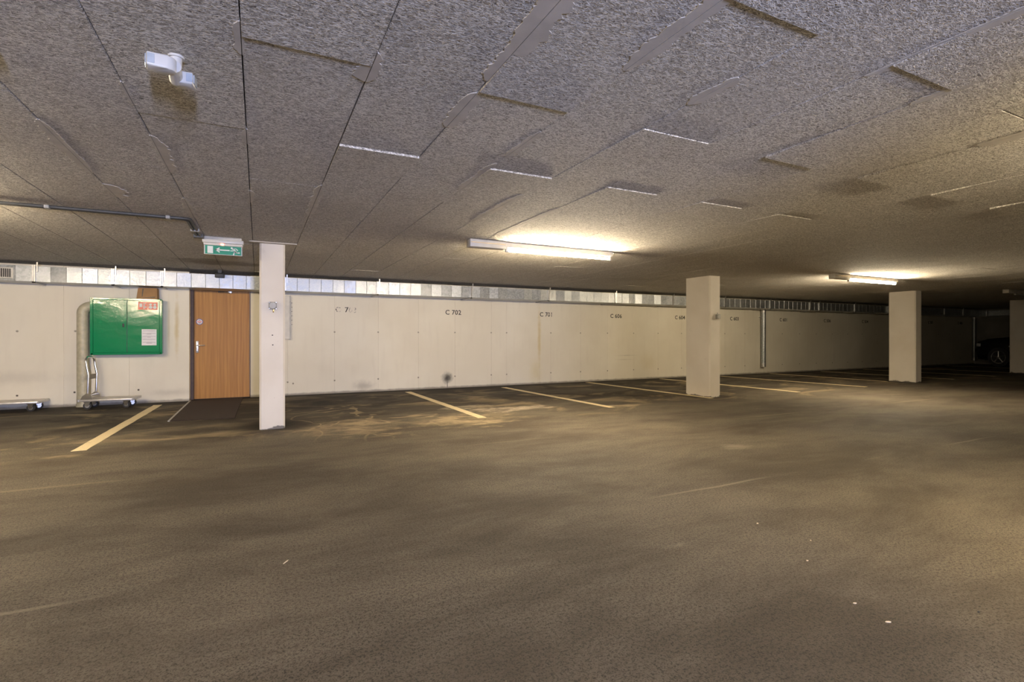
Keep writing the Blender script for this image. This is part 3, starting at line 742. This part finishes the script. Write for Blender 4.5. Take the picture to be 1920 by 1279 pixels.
# ---------------------------------------------------------------- dark car in the far corner bay
car = empty('parked_car', (26.70, 8.10, 0), 0); car.scale = (1, 1, 1.1); tag(car, 'black car parked in the dark far corner behind the last column', 'car')
def loft(secs, name, mat, parent, smooth=SM):
    b = B(); rings = [[b.bm.verts.new(p) for p in s_] for s_ in secs]; n = len(rings[0])
    for A, C in zip(rings, rings[1:]):
        for k in range(n): b.bm.faces.new((A[k], A[(k + 1) % n], C[(k + 1) % n], C[k]))
    b.bm.faces.new(rings[0][::-1]); b.bm.faces.new(rings[-1]); return b.build(name, mat, parent, smooth=smooth)
def sec(y, w_, z0, z1, top):
    hw = w_ / 2; return [(-hw * .92, y, z0), (-hw, y, z0 + .18), (-hw, y, z0 + (z1 - z0) * .6), (-hw * top, y, z1), (0, y, z1 + .03), (hw * top, y, z1), (hw, y, z0 + (z1 - z0) * .6), (hw, y, z0 + .18), (hw * .92, y, z0)]
loft([sec(2.18, 1.45, .38, .72, .90), sec(2.08, 1.66, .25, .88, .90), sec(1.75, 1.80, .22, .98, .90), sec(.95, 1.84, .22, 1.06, .92), sec(-1.9, 1.84, .22, 1.08, .93), sec(-2.15, 1.7, .3, 1.02, .92), sec(-2.22, 1.55, .42, .9, .92)], 'body', 'car_paint', car)
def csec(y, w0, w1, z0, z1): return [(-w0 / 2, y, z0), (-w1 / 2, y, z1 - .06), (-w1 / 2 + .12, y, z1), (w1 / 2 - .12, y, z1), (w1 / 2, y, z1 - .06), (w0 / 2, y, z0)]
loft([csec(1.05, 1.66, 1.62, 1.03, 1.13), csec(.25, 1.68, 1.36, 1.05, 1.62), csec(-.4, 1.70, 1.36, 1.05, 1.68), csec(-1.6, 1.68, 1.34, 1.05, 1.62), csec(-2.05, 1.62, 1.40, 1.03, 1.18)], 'cabin', 'car_paint', car)
for s_ in (-1, 1):
    for y0, y1 in ((.62, -.35), (-.45, -1.45)):
        b = B(); vsn = [b.bm.verts.new(p) for p in [(s_ * .852, y0, 1.10), (s_ * .852, y1, 1.10), (s_ * .705, y1 + .05, 1.56), (s_ * .705, y0 - .42 if y0 > 0 else y0 - .02, 1.56)]]
        b.bm.faces.new(vsn); r_ = bmesh.ops.extrude_face_region(b.bm, geom=b.bm.faces[:]); bmesh.ops.translate(b.bm, verts=[v for v in r_['geom'] if isinstance(v, bmesh.types.BMVert)], vec=(s_ * .012, 0, .004))
        b.build('side_window', 'car_glass', car)
    B().box(min(s_ * .93, s_ * 1.08), max(s_ * .93, s_ * 1.08), .70, .82, 1.08, 1.22, .03, 2).build('wing_mirror', 'car_paint', car, smooth=SM)
    for y0 in (-.1, -1.2): B().box(min(s_ * .915, s_ * .94), max(s_ * .915, s_ * .94), y0, y0 + .2, .90, .93, .008, 1).build('door_handle', 'car_paint', car)
    B().box(min(s_ * .58, s_ * .86), max(s_ * .58, s_ * .86), 1.97, 2.10, .70, .82, .03, 2).build('headlight', 'car_lamp', car, smooth=SM)
    B().cyl((s_ * .92, 1.05, .72), (s_ * .935, 1.05, .72), .03, n=12).build('side_indicator', 'car_lamp', car)
    for y in (1.38, -1.32):
        wt = B().cyl((s_ * .70, y, .335), (s_ * .935, y, .335), .335, n=32).build('wheel', 'rubber', car, smooth=SM)
        b = B(); xo = s_ * .942
        b.cyl((s_ * .925, y, .335), (xo, y, .335), .055, n=14)
        for k in range(5):
            a = k * 2 * PI / 5 + .3
            b.tube([(xo, y, .335), (xo - s_ * .004, y + .21 * math.cos(a), .335 + .21 * math.sin(a))], .022, 6)
        b.tube([(xo - s_ * .002, y + .215 * math.cos(i * PI / 16), .335 + .215 * math.sin(i * PI / 16)) for i in range(33)], .014, 6)
        b.build('rim', 'wheel_alloy', wt, smooth=SM)
b = B(); vsn = [b.bm.verts.new(p) for p in [(-.78, .98, 1.135), (.78, .98, 1.135), (.58, .30, 1.60), (-.58, .30, 1.60)]]; b.bm.faces.new(vsn)
r_ = bmesh.ops.extrude_face_region(b.bm, geom=b.bm.faces[:]); bmesh.ops.translate(b.bm, verts=[v for v in r_['geom'] if isinstance(v, bmesh.types.BMVert)], vec=(0, .02, .015)); b.build('windscreen', 'car_glass', car)

# ---------------------------------------------------------------- crumbs on the asphalt
def chip(name, x, y, L, wd, rz, mat, label, cat):
    rr = random.Random(int(x * 1000)); n = 9
    poly = [(math.cos(i * 2 * PI / n) * L / 2 * rr.uniform(.7, 1), math.sin(i * 2 * PI / n) * wd / 2 * rr.uniform(.7, 1)) for i in range(n)]
    o = B().prism(poly, 'z', 0, .004, .001).build(name, mat, None, (x, y, 0), rz=rz); tag(o, label, cat)
chip('wood_chip', 2.764, 2.168, .022, .012, .4, 'chip_wood', 'pale wood chip on the asphalt, farthest of the five', 'wood chip')
chip('wood_chip', 2.803, 1.853, .010, .009, .0, 'chip_wood', 'tiny pale round crumb, second farthest of the five wood chips', 'wood chip')
chip('wood_chip', 2.534, 1.693, .013, .011, .2, 'chip_wood', 'pale round crumb, middle one of the five wood chips', 'wood chip')
chip('wood_chip', 2.313, 1.331, .017, .009, -.4, 'chip_wood', 'thin pale wood chip, second nearest of the five', 'wood chip')
chip('wood_chip', 2.283, 1.183, .028, .012, -.5, 'chip_wood', 'largest yellowish wood chip on the asphalt, nearest of the five', 'wood chip')
chip('pebble', 2.706, 1.06, .016, .010, .2, 'rubber', 'small dark pebble on the asphalt at the lower right', 'pebble')
chip('splinter', .125, 2.864, .055, .005, .95, 'chip_wood', 'thin pale splinter lying on the asphalt at lower left', 'splinter')
